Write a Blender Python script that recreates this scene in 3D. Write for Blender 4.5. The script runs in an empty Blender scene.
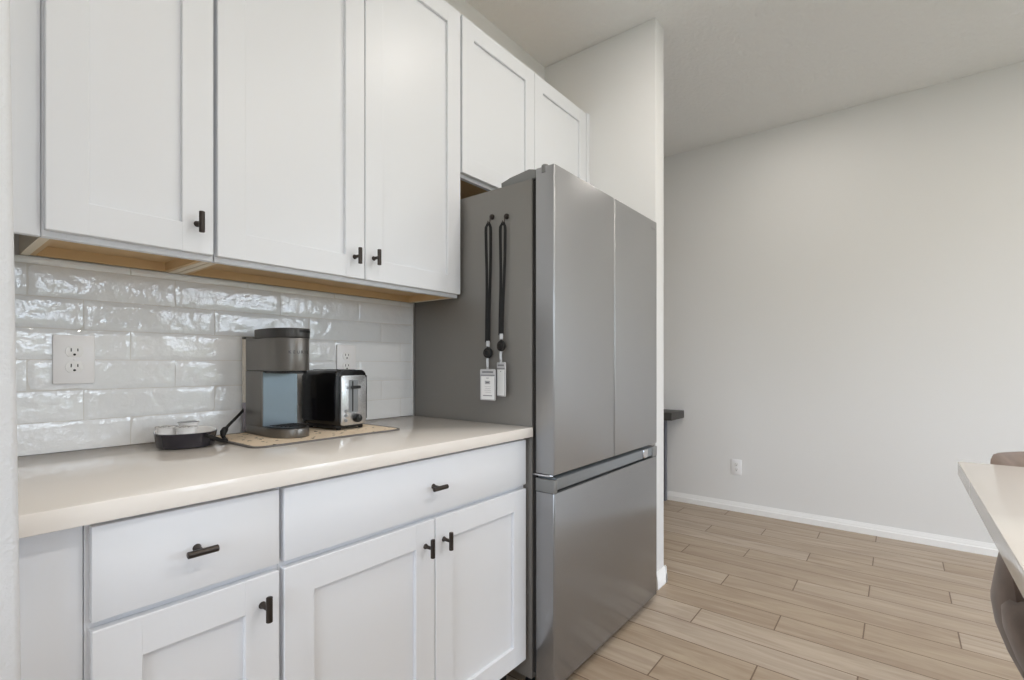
import bpy, bmesh, math, random
from mathutils import Vector, Matrix, noise
random.seed(7)
PI = math.pi
scene = bpy.context.scene
COL = scene.collection

# ------------------------------------------------------------------ helpers
def lin(c):
    c = c / 255.0
    return c / 12.92 if c <= 0.04045 else ((c + 0.055) / 1.055) ** 2.4

def rgb(r, g, b):
    return (lin(r), lin(g), lin(b), 1.0)

def mat(name, col, rough=0.5, metal=0.0, spec=0.5, bump=0.0, scale=60.0, dist=0.001, detail=3.0, stretch=None, coat=0.0):
    m = bpy.data.materials.new(name)
    m.use_nodes = True
    nt = m.node_tree
    b = nt.nodes['Principled BSDF']
    b.inputs['Base Color'].default_value = col
    b.inputs['Roughness'].default_value = rough
    b.inputs['Metallic'].default_value = metal
    b.inputs['Specular IOR Level'].default_value = spec
    b.inputs['Coat Weight'].default_value = coat
    if bump:
        tc = nt.nodes.new('ShaderNodeTexCoord')
        n = nt.nodes.new('ShaderNodeTexNoise')
        n.inputs['Scale'].default_value = scale
        n.inputs['Detail'].default_value = detail
        if stretch:
            mp = nt.nodes.new('ShaderNodeMapping')
            mp.inputs['Scale'].default_value = stretch
            nt.links.new(tc.outputs['Object'], mp.inputs['Vector'])
            nt.links.new(mp.outputs['Vector'], n.inputs['Vector'])
        else:
            nt.links.new(tc.outputs['Object'], n.inputs['Vector'])
        bp = nt.nodes.new('ShaderNodeBump')
        bp.inputs['Strength'].default_value = bump
        bp.inputs['Distance'].default_value = dist
        nt.links.new(n.outputs['Fac'], bp.inputs['Height'])
        nt.links.new(bp.outputs['Normal'], b.inputs['Normal'])
    return m

def box(bm, lo, hi, bev=0.0, seg=2):
    r = bmesh.ops.create_cube(bm, size=1.0)
    vs = r['verts']
    for v in vs:
        v.co = Vector([lo[i] + (v.co[i] + 0.5) * (hi[i] - lo[i]) for i in range(3)])
    if bev:
        es = list({e for v in vs for e in v.link_edges})
        bmesh.ops.bevel(bm, geom=es, offset=bev, segments=seg, profile=0.5, affect='EDGES')
    return bm

def tube(bm, pts, r, seg=12, caps=True, radii=None):
    pts = [Vector(p) for p in pts]
    rings = []
    up = None
    for i, p in enumerate(pts):
        t = (pts[min(i + 1, len(pts) - 1)] - pts[max(i - 1, 0)]).normalized()
        if up is None:
            up = Vector((0, 0, 1)) if abs(t.z) < 0.9 else Vector((1, 0, 0))
        a = t.cross(up).normalized()
        b = a.cross(t).normalized()
        up = b
        rr = radii[i] if radii else r
        rings.append([bm.verts.new(p + (a * math.cos(2 * PI * k / seg) + b * math.sin(2 * PI * k / seg)) * rr) for k in range(seg)])
    for i in range(len(rings) - 1):
        for k in range(seg):
            bm.faces.new((rings[i][k], rings[i][(k + 1) % seg], rings[i + 1][(k + 1) % seg], rings[i + 1][k]))
    if caps:
        bm.faces.new(rings[0][::-1])
        bm.faces.new(rings[-1])
    return bm

def strap(bm, pts, w, th, wdir):
    """flat ribbon along pts, width along wdir"""
    pts = [Vector(p) for p in pts]
    wdir = Vector(wdir).normalized()
    rings = []
    for i, p in enumerate(pts):
        t = (pts[min(i + 1, len(pts) - 1)] - pts[max(i - 1, 0)]).normalized()
        n = t.cross(wdir).normalized()
        rings.append([bm.verts.new(p + wdir * sx * w / 2 + n * sy * th / 2) for sx, sy in ((-1, -1), (1, -1), (1, 1), (-1, 1))])
    for i in range(len(rings) - 1):
        for k in range(4):
            bm.faces.new((rings[i][k], rings[i][(k + 1) % 4], rings[i + 1][(k + 1) % 4], rings[i + 1][k]))
    bm.faces.new(rings[0][::-1])
    bm.faces.new(rings[-1])
    return bm

def lathe(bm, prof, c=(0, 0, 0), axis='z', seg=40):
    """prof: list of (radius, height); closed at ends if radius is 0"""
    c = Vector(c)
    def pt(r, h, a):
        x, y = r * math.cos(a), r * math.sin(a)
        return c + (Vector((x, y, h)) if axis == 'z' else Vector((x, h, y)) if axis == 'y' else Vector((h, x, y)))
    rings = []
    for r, h in prof:
        if r < 1e-6:
            rings.append([bm.verts.new(pt(0, h, 0))])
        else:
            rings.append([bm.verts.new(pt(r, h, 2 * PI * k / seg)) for k in range(seg)])
    for i in range(len(rings) - 1):
        A, B = rings[i], rings[i + 1]
        for k in range(seg):
            k2 = (k + 1) % seg
            if len(A) == 1 and len(B) == 1:
                continue
            if len(A) == 1:
                bm.faces.new((A[0], B[k2], B[k]))
            elif len(B) == 1:
                bm.faces.new((A[k], A[k2], B[0]))
            else:
                bm.faces.new((A[k], A[k2], B[k2], B[k]))
    return bm

def prism(bm, outline, z0, z1, bev=0.0, axis='z', seg=2):
    """extrude a 2D outline; axis z: (x,y); axis y: (x,z); axis x: (y,z)"""
    def pt(a, b, h):
        return (a, b, h) if axis == 'z' else (a, h, b) if axis == 'y' else (h, a, b)
    n = len(outline)
    A = [bm.verts.new(pt(a, b, z0)) for a, b in outline]
    B = [bm.verts.new(pt(a, b, z1)) for a, b in outline]
    fa = bm.faces.new(A[::-1])
    fb = bm.faces.new(B)
    for k in range(n):
        bm.faces.new((A[k], A[(k + 1) % n], B[(k + 1) % n], B[k]))
    if bev:
        es = list(set(fa.edges) | set(fb.edges))
        bmesh.ops.bevel(bm, geom=es, offset=bev, segments=seg, profile=0.5, affect='EDGES')
    return bm

def rrect(x0, y0, x1, y1, r, n=6):
    out = []
    for cx, cy, a0 in ((x1 - r, y0 + r, -PI / 2), (x1 - r, y1 - r, 0), (x0 + r, y1 - r, PI / 2), (x0 + r, y0 + r, PI)):
        for k in range(n + 1):
            a = a0 + k * PI / 2 / n
            out.append((cx + r * math.cos(a), cy + r * math.sin(a)))
    return out

def BM():
    return bmesh.new()

def wloc(o):
    v = Vector((0, 0, 0))
    while o is not None:
        v += o.location
        o = o.parent
    return v

def obj(name, bm, m, parent=None, origin=None, smooth=True, angle=35):
    bmesh.ops.recalc_face_normals(bm, faces=bm.faces)
    me = bpy.data.meshes.new(name)
    bm.to_mesh(me)
    bm.free()
    off = wloc(parent) if parent else Vector(origin or (0, 0, 0))
    me.transform(Matrix.Translation(-off))
    if smooth:
        me.shade_smooth()
        me.set_sharp_from_angle(angle=math.radians(angle))
    me.materials.append(m)
    o = bpy.data.objects.new(name, me)
    COL.objects.link(o)
    if parent:
        o.parent = parent
    else:
        o.location = off
    return o

def tag(o, label, cat, group=None):
    o['label'] = label
    o['category'] = cat
    if group:
        o['group'] = group
    return o

def thing(name, label, cat, loc, group=None):
    o = bpy.data.objects.new(name, None)
    o.empty_display_size = 0.05
    o.location = loc
    COL.objects.link(o)
    return tag(o, label, cat, group)

def struct(name, bm, m, smooth=True):
    o = obj(name, bm, m, smooth=smooth)
    o['kind'] = 'structure'
    return o

def text(name, s, size, m, parent, M, ext=0.0002, spacing=1.0):
    cu = bpy.data.curves.new(name, 'FONT')
    cu.body = s
    cu.size = size
    cu.extrude = ext
    cu.align_x = 'CENTER'
    cu.align_y = 'CENTER'
    cu.space_character = spacing
    tmp = bpy.data.objects.new(name + '_tmp', cu)
    COL.objects.link(tmp)
    dg = bpy.context.evaluated_depsgraph_get()
    me = bpy.data.meshes.new_from_object(tmp.evaluated_get(dg))
    bpy.data.objects.remove(tmp)
    bpy.data.curves.remove(cu)
    me.transform(Matrix.Translation(-wloc(parent)) @ M)
    me.materials.clear()
    me.materials.append(m)
    o = bpy.data.objects.new(name, me)
    COL.objects.link(o)
    o.parent = parent
    return o

# ------------------------------------------------------------------ materials
M_wall = mat('wall_paint', rgb(226, 226, 226), 0.75, spec=0.3, bump=0.25, scale=170, dist=0.002)
M_wallL = mat('wall_paint_textured', rgb(214, 215, 217), 0.7, spec=0.3, bump=0.5, scale=140, dist=0.003)
M_ceil = mat('ceiling_paint', rgb(232, 233, 234), 0.9, spec=0.15, bump=0.8, scale=38, dist=0.008, detail=4)
M_trim = mat('trim_paint', rgb(240, 240, 240), 0.4)
M_cab = mat('cabinet_paint', rgb(224, 226, 230), 0.38, spec=0.4, bump=0.04, scale=30, dist=0.001)
M_wood = mat('cabinet_raw_wood', rgb(206, 176, 132), 0.6, bump=0.1, scale=40, dist=0.001, stretch=(1, 8, 8))
M_woodpale = mat('cabinet_edge_band', rgb(226, 214, 192), 0.5)
M_quartz = mat('quartz_counter', rgb(230, 224, 217), 0.1, spec=0.5)
M_bronze = mat('dark_bronze', rgb(70, 64, 60), 0.38, metal=0.85)
M_plate = mat('outlet_plastic', rgb(236, 236, 238), 0.3)
M_slot = mat('outlet_slot', rgb(25, 25, 25), 0.6)
M_black = mat('black_plastic', rgb(22, 22, 23), 0.35)
M_rubber = mat('black_rubber', rgb(16, 16, 17), 0.65)
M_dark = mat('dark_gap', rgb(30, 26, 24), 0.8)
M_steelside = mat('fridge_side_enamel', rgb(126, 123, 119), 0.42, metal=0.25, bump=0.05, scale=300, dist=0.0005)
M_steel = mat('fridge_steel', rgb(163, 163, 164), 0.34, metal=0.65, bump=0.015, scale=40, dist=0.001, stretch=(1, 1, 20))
M_steelfz = mat('fridge_steel_drawer', rgb(146, 146, 147), 0.22, metal=0.75, bump=0.015, scale=40, dist=0.001, stretch=(1, 1, 20))
M_channel = mat('handle_channel_metal', rgb(150, 156, 162), 0.35, metal=0.7)
M_steelcap = mat('hinge_cover_plastic', rgb(122, 122, 121), 0.5)
M_kgrey = mat('coffee_maker_grey', rgb(126, 123, 119), 0.33, metal=0.75)
M_kplate = mat('coffee_maker_front_steel', rgb(118, 129, 137), 0.3, metal=0.6)
M_tsteel = mat('toaster_steel', rgb(205, 206, 207), 0.26, metal=0.85)
M_tank = mat('tank_plastic', rgb(216, 210, 200), 0.15)
M_tank2 = mat('tank_clear_plastic', rgb(150, 145, 155), 0.12)
M_white = mat('white_ceramic', rgb(240, 240, 240), 0.2)
M_bowl = mat('dark_ceramic', rgb(42, 40, 48), 0.18)
M_paper = mat('white_card', rgb(238, 238, 238), 0.5)
M_print = mat('grey_print', rgb(120, 120, 124), 0.6)
M_chrome = mat('chrome', rgb(210, 210, 212), 0.15, metal=1.0)
M_strap = mat('black_webbing', rgb(14, 14, 15), 0.8)
M_desk = mat('dark_desk_wood', rgb(62, 60, 57), 0.45)
M_deskleg = mat('desk_leg_metal', rgb(120, 122, 130), 0.4, metal=0.4)
M_islandcab = mat('island_cabinet_paint', rgb(236, 228, 224), 0.45)
M_leg = mat('black_metal_leg', rgb(18, 17, 17), 0.4, metal=0.3)
M_matedge = mat('drying_mat_binding', rgb(112, 108, 106), 0.9)
M_logo = mat('silver_logo', rgb(168, 168, 170), 0.4, metal=0.5)
M_logodark = mat('dark_logo', rgb(28, 28, 30), 0.5)
M_frame = mat('window_frame_white', rgb(238, 238, 238), 0.4)

def fabric():
    m = mat('brown_velvet', rgb(112, 98, 90), 0.85, spec=0.2)
    nt = m.node_tree; b = nt.nodes['Principled BSDF']
    tc = nt.nodes.new('ShaderNodeTexCoord'); n = nt.nodes.new('ShaderNodeTexNoise')
    n.inputs['Scale'].default_value = 9; n.inputs['Detail'].default_value = 5
    cr = nt.nodes.new('ShaderNodeValToRGB')
    cr.color_ramp.elements[0].position = 0.3; cr.color_ramp.elements[0].color = rgb(88, 73, 65)
    cr.color_ramp.elements[1].position = 0.7; cr.color_ramp.elements[1].color = rgb(132, 114, 102)
    nt.links.new(tc.outputs['Object'], n.inputs['Vector']); nt.links.new(n.outputs['Fac'], cr.inputs['Fac'])
    nt.links.new(cr.outputs['Color'], b.inputs['Base Color'])
    b.inputs['Sheen Weight'].default_value = 0.3
    return m
M_velvet = fabric()

def matcloth():
    """beige drying-mat cloth with scattered dark printed marks"""
    m = mat('drying_mat_cloth', rgb(222, 205, 182), 0.9, spec=0.1)
    nt = m.node_tree; b = nt.nodes['Principled BSDF']
    tc = nt.nodes.new('ShaderNodeTexCoord'); v = nt.nodes.new('ShaderNodeTexNoise')
    v.inputs['Scale'].default_value = 60; v.inputs['Detail'].default_value = 1.0
    cr = nt.nodes.new('ShaderNodeValToRGB')
    cr.color_ramp.elements[0].position = 0.68; cr.color_ramp.elements[0].color = rgb(222, 205, 182)
    cr.color_ramp.elements[1].position = 0.695; cr.color_ramp.elements[1].color = rgb(40, 36, 34)
    nt.links.new(tc.outputs['Object'], v.inputs['Vector']); nt.links.new(v.outputs['Fac'], cr.inputs['Fac'])
    nt.links.new(cr.outputs['Color'], b.inputs['Base Color'])
    return m
M_matcloth = matcloth()

def floor_mat():
    """wood-look porcelain planks, 0.155 x 0.915 m, one-third stagger, running along y"""
    m = bpy.data.materials.new('wood_look_plank_tile'); m.use_nodes = True
    nt = m.node_tree; N = nt.nodes; L = nt.links
    b = N['Principled BSDF']
    def mth(op, a, bb=None, c=None):
        n = N.new('ShaderNodeMath'); n.operation = op
        for i, v in enumerate((a, bb, c)):
            if v is None: continue
            if isinstance(v, (int, float)): n.inputs[i].default_value = v
            else: L.new(v, n.inputs[i])
        return n.outputs[0]
    tc = N.new('ShaderNodeTexCoord'); sp = N.new('ShaderNodeSeparateXYZ')
    L.new(tc.outputs['Object'], sp.inputs[0])
    X, Y = sp.outputs['X'], sp.outputs['Y']
    PW, PL = 0.1555, 0.9135
    rx = mth('DIVIDE', mth('SUBTRACT', X, 1.704 - PW * 60), PW)
    row = mth('FLOOR', rx); fx = mth('FRACT', rx)
    k = mth('MODULO', row, 3.0)
    yy = mth('ADD', Y, mth('MULTIPLY_ADD', k, PL / 3 - 0.004, 0.912 + PL * 20))
    ry = mth('DIVIDE', yy, PL)
    col = mth('FLOOR', ry); fy = mth('FRACT', ry)
    gx = 0.0026 / PW; gy = 0.0026 / PL
    ex = mth('MINIMUM', fx, mth('SUBTRACT', 1.0, fx)); ey = mth('MINIMUM', fy, mth('SUBTRACT', 1.0, fy))
    gm = mth('MAXIMUM', mth('LESS_THAN', ex, gx), mth('LESS_THAN', ey, gy))
    cid = N.new('ShaderNodeCombineXYZ'); L.new(row, cid.inputs[0]); L.new(col, cid.inputs[1])
    wn = N.new('ShaderNodeTexWhiteNoise'); L.new(cid.outputs[0], wn.inputs['Vector'])
    # grain: stretched noise offset per plank
    ofs = N.new('ShaderNodeVectorMath'); ofs.operation = 'MULTIPLY_ADD'
    L.new(wn.outputs['Color'], ofs.inputs[0]); ofs.inputs[1].default_value = (13, 7, 3)
    mp = N.new('ShaderNodeMapping'); mp.inputs['Scale'].default_value = (11, 1.1, 1)
    L.new(tc.outputs['Object'], mp.inputs['Vector']); L.new(mp.outputs[0], ofs.inputs[2])
    g1 = N.new('ShaderNodeTexNoise'); g1.inputs['Scale'].default_value = 1.6; g1.inputs['Detail'].default_value = 8; g1.inputs['Roughness'].default_value = 0.62
    g1.inputs['Distortion'].default_value = 1.2
    L.new(ofs.outputs[0], g1.inputs['Vector'])
    cr = N.new('ShaderNodeValToRGB')
    cr.color_ramp.elements[0].position = 0.3; cr.color_ramp.elements[0].color = rgb(154, 133, 112)
    cr.color_ramp.elements[1].position = 0.68; cr.color_ramp.elements[1].color = rgb(184, 166, 144)
    L.new(g1.outputs['Fac'], cr.inputs['Fac'])
    hs = N.new('ShaderNodeHueSaturation')
    L.new(cr.outputs['Color'], hs.inputs['Color'])
    L.new(mth('MULTIPLY_ADD', wn.outputs['Value'], 0.16, 0.90), hs.inputs['Value'])
    L.new(mth('MULTIPLY_ADD', wn.outputs['Value'], -0.2, 1.0), hs.inputs['Saturation'])
    mx = N.new('ShaderNodeMix'); mx.data_type = 'RGBA'
    L.new(gm, mx.inputs['Factor']); L.new(hs.outputs['Color'], mx.inputs[6]); mx.inputs[7].default_value = rgb(112, 92, 74)
    L.new(mx.outputs[2], b.inputs['Base Color'])
    b.inputs['Roughness'].default_value = 0.42
    b.inputs['Specular IOR Level'].default_value = 0.4
    bp = N.new('ShaderNodeBump'); bp.inputs['Strength'].default_value = 0.4; bp.inputs['Distance'].default_value = 0.002
    L.new(mth('SUBTRACT', 1.0, gm), bp.inputs['Height']); L.new(bp.outputs[0], b.inputs['Normal'])
    return m
M_floor = floor_mat()

def tile_mat():
    m = mat('glazed_subway_tile', rgb(230, 233, 236), 0.05, spec=0.75)
    nt = m.node_tree; N = nt.nodes; L = nt.links; b = N['Principled BSDF']
    tc = N.new('ShaderNodeTexCoord')
    n = N.new('ShaderNodeTexNoise'); n.inputs['Scale'].default_value = 34; n.inputs['Detail'].default_value = 3.0
    L.new(tc.outputs['Object'], n.inputs['Vector'])
    bp = N.new('ShaderNodeBump'); bp.inputs['Strength'].default_value = 0.55; bp.inputs['Distance'].default_value = 0.004
    L.new(n.outputs['Fac'], bp.inputs['Height']); L.new(bp.outputs[0], b.inputs['Normal'])
    return m
M_tile = tile_mat()
M_grout = mat('grout', rgb(214, 214, 212), 0.8)

def glass_mat():
    m = bpy.data.materials.new('window_glass'); m.use_nodes = True
    nt = m.node_tree; N = nt.nodes; L = nt.links
    N.remove(N['Principled BSDF'])
    t = N.new('ShaderNodeBsdfTransparent'); t.inputs[0].default_value = (0.95, 0.97, 0.97, 1)
    g = N.new('ShaderNodeBsdfGlossy'); g.inputs['Roughness'].default_value = 0.02
    mx = N.new('ShaderNodeMixShader'); mx.inputs[0].default_value = 0.06
    L.new(t.outputs[0], mx.inputs[1]); L.new(g.outputs[0], mx.inputs[2])
    L.new(mx.outputs[0], N['Material Output'].inputs[0])
    return m
M_glass = glass_mat()

# ------------------------------------------------------------------ room shell
ZC = 2.873
XW, XE = -2.4, 4.03
YF, YN = -5.0, 1.7
struct('floor', box(BM(), (XW - .12, YF - .12, -0.1), (XE + .12, YN + .12, 0.0)), M_floor)
struct('ceiling', box(BM(), (XW - .12, YF - .12, ZC), (XE + .12, YN + .12, ZC + 0.1)), M_ceil)
struct('wall_end', box(BM(), (XE, YF - .12, 0), (XE + .12, YN + .12, ZC)), M_wall)
struct('wall_back', box(BM(), (XW, 0.0, 0), (2.376, 0.12, ZC)), M_wall)
struct('wall_partition', box(BM(), (2.376, -0.672, 0), (2.486, YN, ZC), 0.004, 2), M_wall)
struct('wall_north', box(BM(), (2.486, YN, 0), (XE, YN + .12, ZC)), M_wall)
# short wall return at the left of the counter
bm = BM(); box(bm, (-0.012, -0.672, 0), (0.1085, 0.0, ZC), 0.008, 3)
for v in bm.verts:
    if v.co.x > .05: v.co.x += 0.0124 - 0.0118 * v.co.z   # the return is a little out of plumb
struct('wall_left', bm, M_wallL)

# window wall behind the camera, with openings
WINS = [(0.5, 1.3, 0.45, 2.3), (2.05, 3.75, 0.06, 2.3)]
FILL_WINSW = [(-4.3, -3.2, 0.75, 2.3), (-2.6, -0.75, 0.75, 2.3)]   # along y in the west wall; unseen, added to light the far wall
def window_wall(name, wins, lo, hi, M):
    """wall lying along local x from lo to hi, inner face at local y=0, outside at -0.12; M places it"""
    def put(bm):
        bmesh.ops.transform(bm, matrix=M, verts=bm.verts); return bm
    bm = BM(); x = lo
    for a, b_, c, d in wins:
        box(bm, (x, -.12, 0), (a, 0, ZC)); box(bm, (a, -.12, 0), (b_, 0, c)); box(bm, (a, -.12, d), (b_, 0, ZC)); x = b_
    box(bm, (x, -.12, 0), (hi, 0, ZC))
    struct(name, put(bm), M_wall, smooth=False)
    for a, b_, c, d in wins:
        bm = BM(); t = 0.05; y0, y1 = -.09, -.03
        box(bm, (a, y0, c), (a + t, y1, d)); box(bm, (b_ - t, y0, c), (b_, y1, d))
        box(bm, (a + t, y0, c), (b_ - t, y1, c + t)); box(bm, (a + t, y0, d - t), (b_ - t, y1, d))
        mid = (a + b_) / 2
        box(bm, (mid - t / 2, y0, c + t), (mid + t / 2, y1, d - t))
        NW[0] += 1
        w = struct('window_%d' % NW[0], put(bm), M_frame, smooth=False)
        obj('pane', put(box(BM(), (a + t / 2, -.064, c + t / 2), (b_ - t / 2, -.058, d - t / 2))), M_glass, w, smooth=False)
        PORTALS.append((M @ Matrix.Translation(((a + b_) / 2, -.125, (c + d) / 2)) @ Matrix.Rotation(PI / 2, 4, 'X'), b_ - a, d - c))
NW = [0]; PORTALS = []
window_wall('wall_front', WINS, XW, XE, Matrix.Translation((0, YF, 0)))
# west wall: local x -> -y, local y -> +x
window_wall('wall_west', [(-b_, -a, c, d) for a, b_, c, d in reversed(FILL_WINSW)], -YN, -YF + .12, Matrix.Translation((XW, 0, 0)) @ Matrix.Rotation(-PI / 2, 4, 'Z'))

def baseboard(name, p0, p1, nrm, h=0.072, th=0.015):
    """moulded baseboard from p0 to p1 (xy) sticking out along nrm"""
    prof = [(0.0005, 0.0005), (th, 0.0005), (th, h * 0.55), (th * 0.72, h * 0.62), (th * 0.72, h * 0.75), (th * 0.42, h * 0.86), (th * 0.36, h), (0.0005, h)]
    p0, p1, nrm = Vector(p0 + (0,)), Vector(p1 + (0,)), Vector(nrm + (0,))
    bm = BM()
    A = [bm.verts.new(p0 + nrm * a + Vector((0, 0, z))) for a, z in prof]
    B = [bm.verts.new(p1 + nrm * a + Vector((0, 0, z))) for a, z in prof]
    n = len(prof)
    bm.faces.new(A); bm.faces.new(B[::-1])
    for k in range(n):
        bm.faces.new((A[k], A[(k + 1) % n], B[(k + 1) % n], B[k]))
    return struct(name, bm, M_trim)
baseboard('baseboard_end', (XE, YF + .02), (XE, YN - .02), (-1, 0))
baseboard('baseboard_partition', (2.376, -0.672), (2.500, -0.672), (0, -1), h=0.085, th=.012)
baseboard('baseboard_north', (2.486, YN - .02), (2.486, -0.684), (1, 0), h=0.085, th=.012)
baseboard('baseboard_left', (-0.012, -0.672), (0.119, -0.672), (0, -1), h=0.085)

# ------------------------------------------------------------------ backsplash tiles
def backsplash():
    """individually wavy glazed tiles with thin grout, one mesh"""
    bm = BM()
    x0, x1, z0, z1 = 0.109, 1.3705, 0.9155, 1.388
    TW, TH, g = 0.3035, 0.0762, 0.0022
    offs = [0.399, 0.302, 0.199]
    row = 0; z = 0.914
    while z < z1:
        ox = offs[row % 3] - TW * 4
        x = ox
        while x < x1:
            a, b_ = max(x + g / 2, x0), min(x + TW - g / 2, x1)
            c, d = max(z + g / 2, z0), min(z + TH - g / 2, z1)
            if b_ - a > 0.006 and d - c > 0.006:
                nx, nz = max(3, int((b_ - a) / 0.0075)), max(4, int((d - c) / 0.0065))
                tx, tz = random.uniform(-1, 1) * 0.004, random.uniform(-1, 1) * 0.012
                sd = random.uniform(0, 100)
                grid = []
                for j in range(nz + 1):
                    r = []
                    for i in range(nx + 1):
                        px, pz = a + (b_ - a) * i / nx, c + (d - c) * j / nz
                        e = min(px - (x + g / 2), (x + TW - g / 2) - px, pz - (z + g / 2), (z + TH - g / 2) - pz)
                        pil = 0.0016 * (1 - math.exp(-max(e, 0) / 0.0045))
                        wv = noise.noise(Vector((px * 16 + sd, pz * 26, sd))) * 0.0009 + noise.noise(Vector((px * 45, pz * 60 + sd, sd))) * 0.00022
                        y = -0.0065 - pil - wv + tx * (px - x - TW / 2) + tz * (pz - z - TH / 2)
                        r.append(bm.verts.new((px, y, pz)))
                    grid.append(r)
                for j in range(nz):
                    for i in range(nx):
                        bm.faces.new((grid[j][i], grid[j][i + 1], grid[j + 1][i + 1], grid[j + 1][i]))
                # edge skirts back to the grout
                per = [grid[0][i] for i in range(nx + 1)] + [grid[j][nx] for j in range(1, nz + 1)] + [grid[nz][i] for i in range(nx - 1, -1, -1)] + [grid[j][0] for j in range(nz - 1, 0, -1)]
                back = [bm.verts.new((v.co.x, -0.003, v.co.z)) for v in per]
                n = len(per)
                for k in range(n):
                    bm.faces.new((per[k], back[k], back[(k + 1) % n], per[(k + 1) % n]))
            x += TW
        z += TH; row += 1
    o = obj('backsplash', bm, M_tile, angle=50)
    o['kind'] = 'structure'
    gr = obj('grout_bed', box(BM(), (x0, -0.006, z0), (x1, -0.0005, z1)), M_grout, o, smooth=False)
    tr = obj('edge_trim', box(BM(), (x1 + 0.0005, -0.0085, z0), (x1 + 0.0045, -0.0005, z1), 0.001, 1), M_trim, o)
backsplash()

# ------------------------------------------------------------------ cabinets
def shaker(bm, x0, x1, z0, z1, yb, th=0.02, rail=0.068, rec=0.0105):
    """shaker door slab facing -y: back face at yb, front at yb - th"""
    yf = yb - th
    box(bm, (x0, yf, z0), (x0 + rail, yb, z1), 0.0015, 1)
    box(bm, (x1 - rail, yf, z0), (x1, yb, z1), 0.0015, 1)
    e = 0.0004
    box(bm, (x0 + rail - .002, yf + e, z0 + .0005), (x1 - rail + .002, yb, z0 + rail), 0.0012, 1)
    box(bm, (x0 + rail - .002, yf + e, z1 - rail), (x1 - rail + .002, yb, z1 - .0005), 0.0012, 1)
    box(bm, (x0 + rail - .004, yf + rec, z0 + rail - .004), (x1 - rail + .004, yb - .002, z1 - rail + .004))
    return bm

def t_pull(parent, x, z, yf, vertical=True, L=0.05):
    """short round T-bar pull"""
    bm = BM()
    y = yf - 0.030
    d = Vector((0, 0, 1)) if vertical else Vector((1, 0, 0))
    c = Vector((x, y, z))
    r = 0.0062
    tube(bm, [c - d * (L / 2), c - d * (L / 2 - .0008), c + d * (L / 2 - .0008), c + d * (L / 2)], r, 16, radii=[r * .8, r, r, r * .8])
    tube(bm, [(x, yf - 0.0002, z), (x, yf - 0.003, z), (x, yf - 0.006, z), (x, y, z)], 0.005, 14, radii=[0.0075, 0.0068, 0.0048, 0.0045])
    return obj('handle', bm, M_bronze, parent)

def upper_cabinet(label, x0, x1, z0, z1, doors, pulls, yf=-0.278, fillers=(), open_bottom=True, group=None, fd=0.0):
    t = thing('wall_cabinet', label, 'cabinet', ((x0 + x1) / 2, yf / 2, z0), group)
    bm = BM(); s = 0.016
    zs = z0 + 0.001
    box(bm, (x0, yf + .019, zs), (x0 + s, -0.001, z1)); box(bm, (x1 - s, yf + .019, zs), (x1, -0.001, z1))
    box(bm, (x0 + s, yf + .019, z1 - .018), (x1 - s, -0.001, z1))
    obj('carcass', bm, M_woodpale if open_bottom else M_wood, t, smooth=False)
    bm = BM()
    box(bm, (x0 + s, yf + .019, z0 + .026), (x1 - s, -0.001, z0 + .034))
    box(bm, (x0 + s, -0.020, z0 + .002), (x1 - s, -0.009, z0 + .026))
    box(bm, (x0 + s, yf + .019, z0 + .002), (x0 + s + .01, -0.020, z0 + .026)); box(bm, (x1 - s - .01, yf + .019, z0 + .002), (x1 - s, -0.020, z0 + .026))
    obj('bottom_panel', bm, M_wood, t, smooth=False)
    bm = BM(); st = 0.038
    box(bm, (x0, yf, z0), (x0 + st, yf + .0185, z1), .001, 1); box(bm, (x1 - st, yf, z0), (x1, yf + .0185, z1), .001, 1)
    box(bm, (x0 + st, yf, z0), (x1 - st, yf + .0185, z0 + st)); box(bm, (x0 + st, yf, z1 - st), (x1 - st, yf + .0185, z1))
    if len(doors) > 1:
        m = (doors[0][1] + doors[1][0]) / 2
        box(bm, (m - .02, yf, z0 + st), (m + .02, yf + .0185, z1 - st))
    obj('face_frame', bm, M_cab, t)
    for a, b_ in fillers:
        obj('filler_strip', box(BM(), (a, yf - fd, z0), (b_, yf + .0185, z1), .003 if fd else .001, 2), M_cab, t)
    for i, (a, b_, c, d) in enumerate(doors):
        dr = obj('door', shaker(BM(), a, b_, c, d, yf - .0006), M_cab, t)
        if pulls and pulls[i]:
            t_pull(dr, pulls[i][0], pulls[i][1], yf - .0206)
    return t

UB, UT = 1.389, 2.500
upper_cabinet('white shaker wall cabinet with a single door, above the left outlet', 0.1865, 0.5005, UB, UT,
              [(0.1895, 0.4945, 1.401, 2.4915)], [(0.458, 1.4705)], fillers=[(0.1095, 0.1855)])
upper_cabinet('white shaker wall cabinet with two tall doors, above the toaster', 0.5035, 1.368, UB, UT,
              [(0.5035, 0.9315, 1.401, 2.4915), (0.9345, 1.365, 1.401, 2.4915)], [(0.895, 1.466), (0.9655, 1.473)])
upper_cabinet('short white shaker cabinet with two doors, above the refrigerator', 1.3715, 2.341, 1.866, UT,
              [(1.3755, 1.8555, 1.878, 2.4915), (1.8585, 2.334, 1.878, 2.4915)], None, fillers=[(2.342, 2.3755)], open_bottom=False, fd=.0206)

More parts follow.
